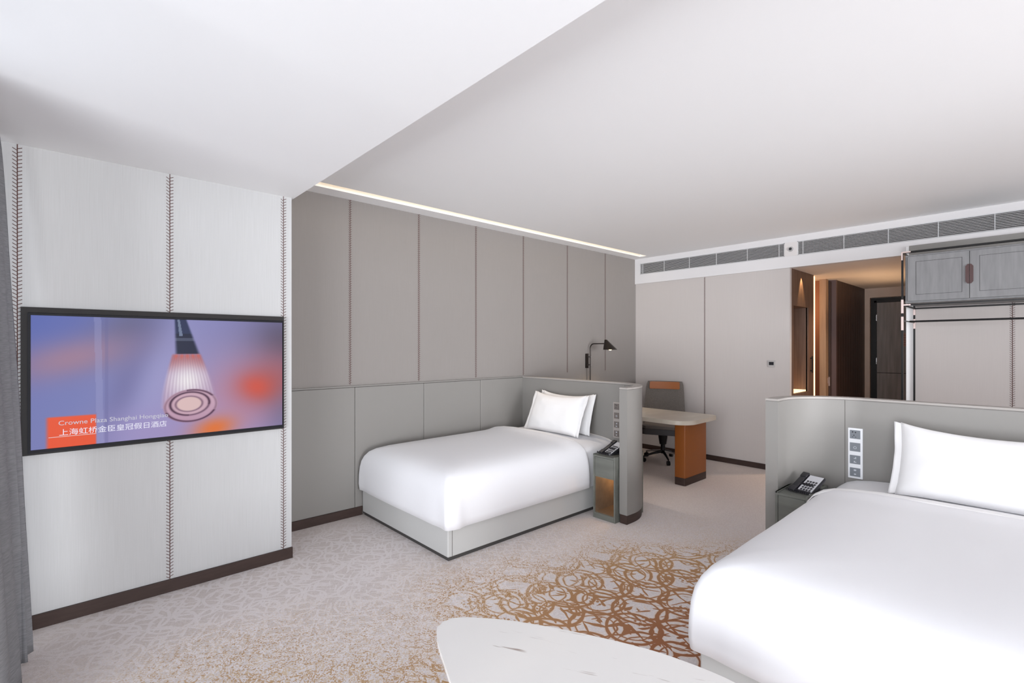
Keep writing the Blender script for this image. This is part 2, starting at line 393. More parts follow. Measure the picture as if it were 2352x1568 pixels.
# ---------------------------------------------------------------- ceiling cove light
t = empty('cove_light', (3.8, 4.13, H2+.06), 0, 'warm glowing strip light in the long ceiling slot above the niche wall', 'light')
bm = B(); box(bm, (-2.5, -.115, .0), (2.55, .065, .008)); 
obj('light_strip', bm, mat('cove_glow', (1, .9, .75), .5, emit=(1.0, .80, .50), estr=1.15), t)
bm = B(); box(bm, (-2.5, -.13, .008), (2.55, .068, .02)); obj('channel', bm, 'plaster', t)

lamp('hidden_headboard_spot', 'SPOT', (4.02, 4.052, H2+.045), (math.radians(-16), math.radians(-3), 0), 48, (1.0, .80, .60), spot_size=math.radians(44), spot_blend=.8, shadow_soft_size=.02)  # unseen warm spot added in the slot to brighten headboard and pillows

# ---------------------------------------------------------------- air vents
def vent(y0, y1, divs, label):
    t = empty('air_vent', (6.51, (y0+y1)/2, 2.642), 0, label, 'air vent'); yc = (y0+y1)/2
    z0, z1 = .0, .17
    bm = B()
    box(bm, (0, y0-yc, z0), (.02, y1-yc, z0+.008)); box(bm, (0, y0-yc, z1-.010), (.02, y1-yc, z1)); box(bm, (0, y0-yc, z0), (.02, y0-yc+.006, z1)); box(bm, (0, y1-yc-.006, z0), (.02, y1-yc, z1))
    obj('frame', bm, 'vent_frame', t)
    bm = B(); n = 10
    for i in range(n):
        z = z0+.014+i*.0152
        box(bm, (.003, y0-yc+.006, z-.0032), (.022, y1-yc-.006, z+.0032))
    obj('louvres', bm, 'vent_slat', t)
    bm = B(); box(bm, (.05, y0-yc, z0), (.055, y1-yc, z1)); obj('back_panel', bm, 'vent_dark', t)
    for y in divs:
        bm = B(); box(bm, (.001, y-yc-.003, z0+.006), (.012, y-yc+.003, z1-.008)); obj('divider', bm, 'vent_frame', t)
vent(2.171, 4.205, (4.16, 3.8, 3.407, 3.02, 2.614, 2.233), 'shorter grey louvred air vent above the desk end wall, left of square plate')
vent(-.2, 2.025, (1.968, 1.553, 1.148, .742, .334, -.05), 'longer grey louvred air vent above the hanging cabinet, right of square plate')
t = empty('ceiling_sensor', (6.51, 2.098, 2.727), 0, 'small round sensor on the square plate between the two air vents', 'sensor')
bm = B(); box(bm, (-.004, -.07, -.082), (-.0005, .07, .082), bev=.001); obj('plate', bm, mat('plate_paint', (.66, .63, .62), .6), t)
bm = B(); tube(bm, [(-.004, 0, 0), (-.02, 0, 0)], [.030, .026], 24); obj('ring', bm, 'vent_slat', t, auto=40)
bm = B(); tube(bm, [(-.0205, 0, 0), (-.026, 0, 0)], [.017, .012], 20); obj('lens', bm, 'vent_dark', t, auto=40)

# ---------------------------------------------------------------- lobby behind the end wall
bm = B(); box(bm, (6.6, .8, HC), (10.0, 3.4, HC+.04)); struct('ceiling_lobby', bm, 'corr_ceiling')
bm = B()   # wood clad section A with niche
def planks(bm, x0, x1, z0, z1, y, n, th=.016, gap=.005):
    w = (x1-x0)/n
    for i in range(n): box(bm, (x0+i*w+gap/2, y, z0), (x0+(i+1)*w-gap/2, y+th, z1))
NX0, NX1, NZ0, NZ1 = 6.66, 7.22, .96, 2.055
ya = 2.116
box(bm, (6.60, ya+.02, 0), (7.43, ya+.03, NZ0), mi=0)
edgesx = [6.592, NX0, 6.80, 6.94, 7.08, NX1, 7.325, 7.43]
for i in range(len(edgesx)-1):
    a, b = edgesx[i]+.003, edgesx[i+1]-.003
    if NX0-.01 <= (a+b)/2 <= NX1+.01:
        box(bm, (a, ya, 0), (b, ya+.02, NZ0)); box(bm, (a, ya, NZ1), (b, ya+.02, HC))
    else: box(bm, (a, ya, 0), (b, ya+.02, HC))
box(bm, (6.592, ya+.018, NZ1), (7.43, ya+.03, HC)); box(bm, (6.592, ya+.018, 0), (NX0, ya+.03, HC)); box(bm, (NX1, ya+.018, 0), (7.43, ya+.03, HC))
# niche box
box(bm, (NX0-.02, ya+.018, NZ0), (NX0, ya+.32, NZ1+.02)); box(bm, (NX1, ya+.018, NZ0), (NX1+.02, ya+.32, NZ1+.02)); box(bm, (NX0-.02, ya+.018, NZ1), (NX1+.02, ya+.32, NZ1+.02)); box(bm, (NX0-.02, ya+.018, NZ0-.02), (NX1+.02, ya+.32, NZ0))
box(bm, (NX0-.02, ya+.3, NZ0-.02), (NX1+.02, ya+.34, NZ1+.02), mi=1)
struct('wall_lobby_left', bm, ['walnut', 'oak'])
bm = B(); box(bm, (NX0+.005, ya+.03, NZ0+.001), (NX1-.005, ya+.29, NZ0+.02)); tag(obj('lit_shelf', bm, 'led_soft'), 'warm glowing shelf at the foot of the recess in the wood cladding', 'light')
bm = B(); box(bm, (7.28, ya-.03, 1.20), (7.30, ya-.018, 1.42), bev=.004); box(bm, (7.283, ya-.02, 1.22), (7.297, ya-.0005, 1.235)); box(bm, (7.283, ya-.02, 1.385), (7.297, ya-.0005, 1.40))
tag(obj('pull_handle', bm, 'black'), 'slim dark pull handle on the wood cladding beside the lit recess', 'handle')
# doorway alcove
bm = B(); box(bm, (8.12, 2.20, 0), (8.16, 3.2, HC)); box(bm, (7.43, 3.2, 0), (8.16, 3.24, HC)); struct('wall_bathroom', bm, 'terracotta')
bm = B(); box(bm, (7.43, 2.135, 0), (7.47, 3.2, HC)); struct('wall_bathroom_left', bm, 'oak')
bm = B(); box(bm, (7.475, 2.119, 0.0), (7.50, 2.131, HC-.01)); tag(obj('strip_light', bm, 'led'), 'tall thin vertical strip light glowing in the lobby doorway', 'light')
bm = B(); box(bm, (7.98, 2.12, 0), (8.10, 2.20, HC)); struct('trim_3', bm, 'oak')
t = empty('sliding_door', (8.12, 2.06, 0), 0, 'dark sliding door edge standing in the doorway beside dark plank cladding', 'door')
bm = B(); box(bm, (.02, .045, 0), (.06, .10, HC-.02)); obj('door_panel', bm, 'walnut_dark', t)
bm = B(); box(bm, (.008, .05, .98), (.0195, .08, 1.11), bev=.002); obj('latch', bm, 'rose', t)
bm = B(); box(bm, (8.07, 2.114, 1.02), (8.085, 2.1195, 1.10), bev=.001); tag(obj('switch_plate', bm, 'rose'), 'small brass switch plate on the lit door jamb in the lobby', 'switch')
bm = B(); box(bm, (8.22, 2.075, 0), (9.88, 2.16, HC)); planks(bm, 8.26, 9.88, 0, HC, 2.055, 12, .02, .006); box(bm, (8.205, 2.05, 0), (8.26, 2.15, HC), mi=1)
struct('wall_lobby_clad', bm, ['walnut_dark', mat('plum_wood_edge', (.115, .075, .075), .45)])
bm = B()
box(bm, (9.86, 1.985, 0), (9.96, 2.3, HC)); box(bm, (9.86, .98, 2.352), (9.96, 1.985, HC)); box(bm, (9.97, .9, 0), (9.99, 2.3, HC)); box(bm, (9.86, .85, 0), (9.96, .98, HC))
struct('wall_lobby_far', bm, 'tan_wall')
bm = B(); box(bm, (6.62, .86, 0), (9.97, .92, HC)); struct('wall_lobby_right', bm, 'paper_end')
d = B(); box(d, (9.93, .98, 0), (9.965, 1.985, 2.345)); 
box(d, (9.90, 1.90, 0), (9.93, 1.935, 2.30)); box(d, (9.90, .98, 2.27), (9.93, 1.935, 2.305))
dr = obj('door_1', d, 'black'); dr['kind'] = 'structure'
bm = B(); box(bm, (9.885, 1.02, 0), (9.929, 1.895, 1.112), bev=.003); box(bm, (9.885, 1.02, 1.12), (9.929, 1.895, 2.265), bev=.003); obj('door_leaf', bm, 'door_wood', dr)
for z in (.55, 1.31, 2.02):
    bm = B(); tube(bm, [(9.883, 1.899, z-.05), (9.883, 1.899, z+.05)], .007, 10); obj('hinge', bm, 'chrome', dr, auto=40)
bm = B(); box(bm, (9.879, 1.49, 1.55), (9.884, 1.57, 1.76), bev=.001)
for i in range(5): box(bm, (9.8785, 1.50, 1.57+i*.038), (9.8795, 1.56, 1.575+i*.038), mi=1)
tag(obj('door_notice', bm, ['card', 'oxblood']), 'small reddish notice fixed on the dark entrance door', 'sign')
lamp('lobby_uplight_fill', 'AREA', (8.3, 1.5, 2.0), (PI, 0, 0), 3.2, (1.0, .66, .38), shape='RECTANGLE', size=1.4, size_y=.5)  # added upward fill warming the lobby, no fixture modelled
lamp('doorway_lamp', 'POINT', (7.75, 2.6, 2.1), (0, 0, 0), 8, (1.0, .62, .32), shadow_soft_size=.08)
lamp('recess_spot', 'SPOT', (6.94, 2.075, 2.49), (math.radians(3), 0, 0), 30, (1.0, .70, .38), spot_size=math.radians(50), spot_blend=.5, shadow_soft_size=.01)
lamp('lobby_warm_fill', 'AREA', (7.3, 1.5, 2.49), (0, 0, 0), 12, (1.0, .72, .5), shape='DISK', size=.15, spread=math.radians(110))  # added fill for warm light on the floor, no fixture in the ceiling

# ---------------------------------------------------------------- headboard panels (curved low partitions)
def hb_path(sign, yc, ytip, yfar, off):
    """centre line offset by off (positive = outer side). curve turns towards the window at the tip"""
    r = .42+off; c = (3.71, yc)
    pts = [(4.13+off, yfar)]
    n = 22
    for i in range(n+1):
        a = (PI/2)*i/n
        pts.append((c[0]+r*math.cos(a), c[1]+sign*r*math.sin(a)))
    pts.append((3.61, yc+sign*r))
    return pts
def headboard(sign, yc, yfar, seams, label):
    t = empty('headboard_partition', (4.13, yc, 0), 0, label, 'headboard')
    o = Vector((4.13, yc))
    def ring(a, b, z0, z1, mname, name, bev=0, auto=35, shorten=0):
        outer = hb_path(sign, yc, 0, yfar, b); inner = hb_path(sign, yc, 0, yfar, a)
        if shorten:
            outer[-1] = (outer[-1][0]+shorten, outer[-1][1]); inner[-1] = (inner[-1][0]+shorten, inner[-1][1])
        pts = [(p[0]-o.x, p[1]-o.y) for p in outer+inner[::-1]]
        bm = B(); prism(bm, pts, z0, z1, bev, 2); return obj(name, bm, mname, t, auto=auto)
    ring(-.036, .036, 0, .078, 'skirt', 'plinth', shorten=.003)
    ring(-.04, .04, .078, 1.171, 'leather', 'panel', .003)
    ring(-.037, .037, 1.171, 1.174, 'seam', 'shadow_gap', shorten=.003)
    ring(-.042, .042, 1.174, 1.188, 'cap', 'top_cap', .003)
    for y in seams:
        x = 4.09 if abs(y-yc) < .001 or (y-yc)*sign < 0 else 3.71+math.sqrt(.38**2-(y-yc)**2)
        bm = B(); box(bm, (x-.0012-o.x, y-.0022-o.y, .08), (x+.003-o.x, y+.0022-o.y, 1.17)); obj('seam', bm, 'seam', t)
    return t
HB_FAR = headboard(-1, 2.92, 4.272, (2.80,), 'curved grey headboard partition at the head of the far bed')
HB_NEAR = headboard(1, .865, -1.6, (.965, -.5), 'curved grey headboard partition at the head of the near bed')

# ---------------------------------------------------------------- beds
def u_rings(bm, x0, x1, yA, yB, prof, crown=lambda x, d: 0, wob=0, n1=44, nc=8, n2=26, seed=0, lip=None, rcfun=None):
    """cloth shell: U shaped rings (open at the head x1), stepping inwards by d at height z"""
    rings = []
    for (d, z) in prof:
        a, b_, xf = yA+d, yB-d, x0+d
        r = rcfun(d) if rcfun else .030+max(0, d)*.34
        r = min(r, (b_-a)/2-.001)
        pts = []
        for i in range(n1): pts.append((x1+(xf+r-x1)*i/n1, a))
        for i in range(nc): q = PI/2*i/nc; pts.append((xf+r-r*math.sin(q), a+r-r*math.cos(q)))
        for i in range(n2): pts.append((xf, a+r+(b_-a-2*r)*i/n2))
        for i in range(nc): q = PI/2*i/nc; pts.append((xf+r-r*math.cos(q), b_-r+r*math.sin(q)))
        for i in range(n1+1): pts.append((xf+r+(x1-xf-r)*i/n1, b_))
        ring = []
        for x, y in pts:
            zz = z+crown(x, d)
            dx = dy = 0
            if wob:
                nv = noise.noise_vector(Vector((x*2.2+seed, y*2.2, zz*1.2)))
                k = wob*(1.0 if zz < .5 else .55)
                dx, dy = nv.x*k, nv.y*k
                if d < .1:      # the drop folds out a little at the foot corners
                    drop = max(0, min(1, (.50-zz)/.22)); fx = math.exp(-((x-(x0+.085))/.05)**2)
                    if y < a+.02: dy -= .022*drop*fx
                    if y > b_-.02 and not lip: dy += .022*drop*fx
                    fy = math.exp(-((y-(a+.10))/.06)**2)+math.exp(-((y-(b_-.10))/.06)**2)
                    if x < xf+.02: dx += .010*drop*fy
                zz += nv.z*wob*(.8 if d > .05 else .2)
                nv2 = noise.noise(Vector((x*7+seed, y*7, 3)))
                zz += nv2*wob*.18 if d > .03 else 0
            ring.append(bm.verts.new((x+dx*(0 if d > .1 else 1), min(y+dy*(0 if d > .1 else 1), 4.271), zz)))
        rings.append(ring)
    for r0, r1 in zip(rings[:-1], rings[1:]):
        for i in range(len(r0)-1):
            bm.faces.new((r0[i], r0[i+1], r1[i+1], r1[i]))
    last = rings[-1]; n = len(last)
    for i in range(n//2):
        j = n-1-i
        if j-1 > i+1: bm.faces.new((last[i], last[i+1], last[j-1], last[j]))
        elif j > i+1: bm.faces.new((last[i], last[i+1], last[j]))
    return rings

def bed(y0, y1, label, dlabel, ny0=None, seed=0, base_y1=None):
    t = empty('bed', (3.06, (y0+y1)/2, 0), 0, label, 'bed'); ox, oy = 3.06, (y0+y1)/2
    bm = B(); box(bm, (2.055-ox, y0+.015-oy, 0), (4.085-ox, y1-.01-oy, .03)); obj('plinth', bm, 'dark_gap', t)
    bm = B(); box(bm, (2.04-ox, y0-oy, .03), (4.085-ox, y1-oy, .25), bev=.008, seg=3)
    for yy in (y0, y1):
        s = -1 if yy == y0 else 1
        box(bm, (2.075-ox, yy-oy+s*.0012, .035), (2.079-ox, yy-oy-s*.003, .248), mi=1)
    obj('bed_base', bm, ['leather_base', 'seam'], t)
    # mattress with the tucked sheet seen at the head end
    bm = B()
    prof = [(.0, .24), (-.004, .36), (-.004, .46), (.006, .52), (.028, .565), (.065, .595), (.12, .615), (.2, .628), (.35, .64), (.5, .645), ((y1-y0)/2-.01, .65)]
    u_rings(bm, 2.02-ox, 4.085-ox, y0-.022-oy, min(y1+.0, 4.238)-oy, prof, wob=.003, seed=seed)
    mt = obj('mattress', bm, 'linen', t, smooth=True)
    # duvet: laid on top, its own thing
    yd0, yd1 = y0-.042, min(y1+.026, 4.250)
    d0 = empty('duvet', (3.0, (y0+y1)/2, .25), 0, dlabel, 'duvet')
    bm = B(); cx, cy = 3.0, (y0+y1)/2
    hw = (yd1-yd0)/2
    prof = [(.012, .238), (-.006, .245), (-.012, .30), (-.010, .38), (-.004, .45), (.006, .505), (.024, .552), (.052, .592), (.09, .618), (.15, .638), (.24, .652), (.36, .661), (.5, .666)]+[(.5+(hw-.503)*k/5, .666+.002*k/5) for k in range(1, 6)]
    def crown(x, d):
        xx = x+cx
        e = 0
        if d > .0:
            k = min(1, d/.15)
            e = .010*k*min(1, max(0, (xx-2.1)/1.2))
            # soft swell of the turned-down edge at the head end
            e += .012*k*math.exp(-((xx-3.50)/.08)**2)
        return e
    rg = u_rings(bm, 2.0-cx, 3.58-cx, yd0-cy, yd1-cy, [(d, z) for d, z in prof], crown, wob=.006, seed=seed+3, lip=yd1 > 4)
    # rolled lip at the open end
    def lipline(rg_):
        A = [r[0] for r in rg_]; Bv = [r[-1] for r in rg_][::-1]; return A+Bv
    A = lipline(rg)
    prev = A
    for dx, k in ((.012, .12), (.018, .35), (.016, .7), (.004, 1.0)):
        cur = []
        for v in A:
            y, z = v.co.y, v.co.z
            ny = 0; nz = -.030*k
            if z < .57: ny = (1 if y < 0 else -1)*.026*k; nz = -.006*k
            cur.append(bm.verts.new((v.co.x+dx, y+ny, z+nz)))
        for i in range(len(A)-1): bm.faces.new((prev[i], prev[i+1], cur[i+1], cur[i]))
        prev = cur
    bmesh.ops.translate(bm, verts=bm.verts, vec=(0, 0, -.25))
    obj('duvet_cover', bm, 'linen', d0, smooth=True)
    # flat hem band sewn across the turned-down edge
    bm = B(); line = []
    pts = [(v.co.y, v.co.z-0) for v in []]
    ys = [(-hw-.004, .255), (-hw-.013, .34), (-hw-.008, .43), (-hw+.004, .505), (-hw+.022, .556), (-hw+.05, .598), (-hw+.09, .626), (-hw+.15, .648), (-hw+.25, .664), (-hw+.4, .674), (-hw+.6, .679), (0, .681)]
    full = ys+[(-y, z) for y, z in ys[-2::-1]]
    rows = []
    for dx, up in ((.5, -.004), (.502, .005), (.52, .008), (.55, .009), (.575, .008), (.592, .002), (.597, -.008)):
        row = []
        for y, z in full:
            s = 1 if y > 0 else -1
            side = max(0, min(1, (.62-z)/.12))
            wv = .006*noise.noise(Vector((y*5+seed, 2, dx)))
            yy = y+s*side*(up+.004)
            row.append(bm.verts.new((dx+wv, min(yy, 4.268-cy), z-.25+up*(1-side)+.004)))
        rows.append(row)
    for a, b_ in zip(rows[:-1], rows[1:]):
        for i in range(len(a)-1): bm.faces.new((a[i], a[i+1], b_[i+1], b_[i]))
    obj('hem_band', bm, 'cotton', d0, smooth=True)
    return t
bed(2.905, 4.262, 'narrow far bed with pale grey base set in the niche against the grey panelling', 'smooth white duvet covering the far bed beside the grey panelling', seed=1)
bed(-.62, 1.018, 'large near bed with pale grey base cut off by the right edge of the photo', 'smooth white duvet covering the near bed in the lower right', seed=9)

# ---------------------------------------------------------------- pillows
def pillow(loc, w, h, th, lean, label, rz=0, flange=.035, seed=0, sag=.03):
    t = empty('pillow', loc, 0, label, 'pillow', 'white pillows on the beds')
    Rm = Matrix.Rotation(rz, 4, 'Z') @ Matrix.Rotation(lean, 4, 'Y')
    bm = B(); NU, NV = 36, 26
    def surf(side):
        g = []
        for i in range(NU+1):
            row = []
            for j in range(NV+1):
                u = -1+2*i/NU; v = -1+2*j/NV
                u2 = math.copysign(abs(u)**.85, u); v2 = math.copysign(abs(v)**.85, v)
                f = max(0, (1-abs(u2)**3.2))**.55*max(0, (1-abs(v2)**3.2))**.55
                y = u2*w/2*(1-.035*(1-v2*v2)); z = v2*h/2
                if v2 > 0: z -= sag*(1-u2*u2)*v2
                z += .010*(abs(u2)**6)*v2
                nn = noise.noise(Vector((u*1.6+seed, v*1.6, 0)))*.012*f+noise.noise(Vector((u*5+seed, v*4, 5)))*.003
                x = side*(th/2*f+.003)+side*nn
                row.append(bm.verts.new((x, y, z+h/2)))
            g.append(row)
        return g
    A, Bk = surf(-1), surf(1)
    for g in (A, Bk):
        for i in range(NU):
            for j in range(NV): bm.faces.new((g[i][j], g[i+1][j], g[i+1][j+1], g[i][j+1]))
    bmesh.ops.remove_doubles(bm, verts=bm.verts, dist=1e-5)
    def rim(g1, g2):
        for i in range(NU):
            for j in (0, NV): bm.faces.new((g1[i][j], g1[i+1][j], g2[i+1][j], g2[i][j]))
        for j in range(NV):
            for i in (0, NU): bm.faces.new((g1[i][j], g1[i][j+1], g2[i][j+1], g2[i][j]))
    rim(A, Bk)
    bmesh.ops.transform(bm, matrix=Rm, verts=bm.verts)
    obj('cushion', bm, 'cotton', t, smooth=True)
    # flat oxford border at both ends
    for s in (-1, 1):
        bm = B(); rows = []
        for j in range(NV+1):
            v = -1+2*j/NV; row = []
            for k in range(5):
                e = k/4
                y = s*(w/2*(1-.035*(1-v*v))-.012+(flange+.012)*e)
                z = v*h/2+h/2+.006*noise.noise(Vector((v*3+seed, e*2, s)))+(.012*v**5)*e
                x = .010*noise.noise(Vector((v*2.5+seed, e, s*3)))*e
                row.append(x), row
                row[-1] = (x, y, z)
            rows.append(row)
        fr = [[bm.verts.new((p[0]-.0035, p[1], p[2])) for p in r] for r in rows]
        bk = [[bm.verts.new((p[0]+.0035, p[1], p[2])) for p in r] for r in rows]
        for g in (fr, bk):
            for j in range(NV):
                for k in range(4): bm.faces.new((g[j][k], g[j][k+1], g[j+1][k+1], g[j+1][k]))
        for j in range(NV): bm.faces.new((fr[j][4], fr[j+1][4], bk[j+1][4], bk[j][4]))
        for j in (0, NV):
            for k in range(4): bm.faces.new((fr[j][k], fr[j][k+1], bk[j][k+1], bk[j][k]))
        bmesh.ops.transform(bm, matrix=Rm, verts=bm.verts)
        obj('flange', bm, 'cotton', t, smooth=True)
    return t
pillow((3.765, 3.52, .655), .70, .42, .145, math.radians(24), 'front white pillow of the pair leaning on the far bed', seed=2)
pillow((3.925, 3.51, .655), .70, .405, .105, math.radians(16), 'rear white pillow of the pair on the far bed, mostly hidden', seed=6)
pillow((3.76, .18, .655), .90, .44, .17, math.radians(24), 'wide white pillow leaning against the headboard of the near bed', seed=11, sag=.045)

# ---------------------------------------------------------------- nightstands
def nightstand(x0, x1, y0, y1, ztop, lit, label):
    cx, cy = (x0+x1)/2, (y0+y1)/2
    t = empty('nightstand', (cx, cy, 0), 0, label, 'nightstand')
    hx, hy = (x1-x0)/2, (y1-y0)/2; th = .016
    bm = B()
    for y in (-hy, hy-th): box(bm, (-hx, y, 0), (hx, y+th, ztop-.0), bev=.0015)
    box(bm, (-hx, -hy+th, 0), (hx, hy-th, .05)); box(bm, (hx-.012, -hy+th, .05), (hx, hy-th, ztop-.02)); box(bm, (-hx+.01, -hy+th, ztop-.20), (hx-.012, hy-th, ztop-.188))
    obj('carcass', bm, 'grey_wood', t)
    bm = B(); box(bm, (-hx+.012, -hy+th+.0005, .0505), (hx-.0125, hy-th-.0005, .054)); box(bm, (hx-.0165, -hy+th+.0005, .054), (hx-.0125, hy-th-.0005, ztop-.205))
    box(bm, (-hx+.012, hy-th-.004, .054), (hx-.0165, hy-th-.0005, ztop-.205)); obj('lining', bm, 'grey_wood_in', t)
    bm = B(); box(bm, (-hx+.002, -hy+th+.002, ztop-.2), (-hx+.016, hy-th-.002, ztop-.024), bev=.0015); obj('drawer', bm, 'grey_wood', t)
    bm = B(); box(bm, (-hx, -hy+th, ztop-.022), (hx, hy-th, ztop-.008)); box(bm, (-hx, hy-.012, ztop-.008), (hx, hy, ztop+.0)); box(bm, (hx-.012, -hy, ztop-.012), (hx, hy, ztop)); obj('tray_top', bm, 'grey_wood', t)
    if lit:
        bm = B(); box(bm, (-.03, -.012, ztop-.204), (.03, .012, ztop-.2005)); obj('shelf_light', bm, 'bulb', t)
        lamp('nightstand_glow', 'POINT', (cx+.06, cy-.02, ztop-.235), (0, 0, 0), 1.3, (1.0, .55, .22), shadow_soft_size=.015)
    return t
nightstand(3.56, 4.0, 2.55, 2.79, .575, True, 'slim grey-green nightstand with lit open shelf beside the far bed')
nightstand(3.54, 3.96, 1.040, 1.238, .575, False, 'slim grey-green nightstand tucked between the near bed and curved partition')

# ---------------------------------------------------------------- desk phones
def phone(loc, rz, label):
    t = empty('desk_phone', loc, rz, label, 'telephone', 'black bedside telephones')
    R = Matrix.Translation((-.02, 0, .024)) @ Matrix.Rotation(math.radians(-27), 4, 'Y')
    bm = B(); prism(bm, rpoly([(-.095, -.07), (.085, -.07), (.085, .07), (-.095, .07)], .018, 4), 0, .016, .003, 2)
    prism(bm, rpoly([(-.02, -.05), (.075, -.05), (.075, .05), (-.02, .05)], .012, 4), .014, .05, .003, 2); obj('base', bm, 'phone', t, auto=40)
    bm = B(); box(bm, (-.075, -.075, -.012), (.125, .075, .012), bev=.006, rot=R); obj('body', bm, 'phone', t, auto=40)
    bm = B(); box(bm, (-.07, -.070, .0125), (.118, .022, .0145), bev=.0008, rot=R); obj('faceplate', bm, 'phone_face', t)
    bm = B()
    for i in range(5):
        for j in range(4):
            x = -.045+i*.022; y = -.060+j*.0185
            box(bm, (x, y, .0146), (x+.014, y+.0125, .018), bev=.001, seg=1, rot=R)
    obj('keypad', bm, 'phone', t)
    bm = B(); box(bm, (-.062, -.058, .0146), (-.053, .012, .0165), rot=R); obj('function_keys', bm, 'chrome', t)
    bm = B(); box(bm, (-.074, .030, .012), (.122, .072, .021), bev=.004, seg=3, rot=R); box(bm, (-.078, .028, .012), (-.030, .074, .026), bev=.005, seg=3, rot=R); box(bm, (.080, .028, .012), (.128, .074, .026), bev=.005, seg=3, rot=R)
    obj('handset', bm, 'phone', t, auto=50)
    bm = B(); pts = []
    for i in range(150):
        a = i*.55; s = i/149
        px = -.105-.02*math.sin(s*PI); py = .085-s*.15
        pts.append((px+.005*math.cos(a), py, .009+.005*math.sin(a)))
    tube(bm, pts, .0018, 6); obj('coiled_cord', bm, 'phone', t, smooth=True)
    return t
phone((3.735, 1.105, .5685), math.radians(-14), 'black desk phone on the nightstand of the near bed')
phone((3.73, 2.705, .5685), math.radians(-14), 'black desk phone on the nightstand of the far bed, partly hidden by partition')

# ---------------------------------------------------------------- switch panels
def switches(x, y0, y1, z0, z1, plate_m, mod_m, label, hb):
    cy = (y0+y1)/2
    h = z1-z0; hw = (y1-y0)/2
    bm = B(); box(bm, (-.008, -hw, 0), (-.0005, hw, h), bev=.0015); t = obj('switch_panel', bm, plate_m, hb); t['label'] = label
    t.location = (x-hb.location.x, cy-hb.location.y, z0)
    s = h/4
    for k in range(4):
        zc = h-s*(k+.5)
        bm = B(); box(bm, (-.0105, -hw*.70, zc-.030), (-.008, hw*.70, zc+.030), bev=.0008, seg=1)
        def dot(yy, zz, ry, rz_, mi=1): box(bm, (-.0112, yy-ry, zz-rz_), (-.0105, yy+ry, zz+rz_), mi=mi)
        if k == 0:
            for (yy, zz) in ((.014, .017), (-.003, .015)): dot(yy, zc+zz, .0035, .004, 2)
            dot(.006, zc-.006, .002, .005, 2); dot(.014, zc-.017, .0025, .002, 2); dot(-.004, zc-.018, .0025, .002, 2)
        elif k == 1:
            for q in range(12):
                a = q/12*2*PI
                dot(.008*math.cos(a), zc-.004+.008*math.sin(a), .0018, .0015)
        elif k == 2:
            dot(.0, zc+.008, .007, .0025); dot(-.004, zc+.014, .0025, .005); dot(.0, zc-.018, .008, .002); dot(.003, zc-.013, .003, .003)
        else:
            dot(0, zc+.014, .007, .005); dot(0, zc-.014, .006, .004)
        obj('module', bm, [mod_m, 'icon', 'lcd'], t)
switches(4.089, .862, .95, .628, .978, 'plate', 'module', 'white socket and switch panel with four grey modules', HB_NEAR)
switches(4.0895, 2.862, 2.948, .634, .992, 'plate_warm', 'module_warm', 'warm grey switch panel with four dark modules', HB_FAR)

# ---------------------------------------------------------------- thermostat
t = empty('thermostat', (XE, 2.325, 1.333), 0, 'small square thermostat on the pale end wall beside the lobby', 'thermostat')
bm = B(); box(bm, (-.010, -.043, -.043), (-.0005, .043, .043), bev=.002); obj('frame', bm, mat('thermostat_frame', (.42, .40, .39), .4), t)
bm = B(); box(bm, (-.0115, -.028, -.018), (-.010, .028, .022)); obj('screen', bm, 'lcd', t)

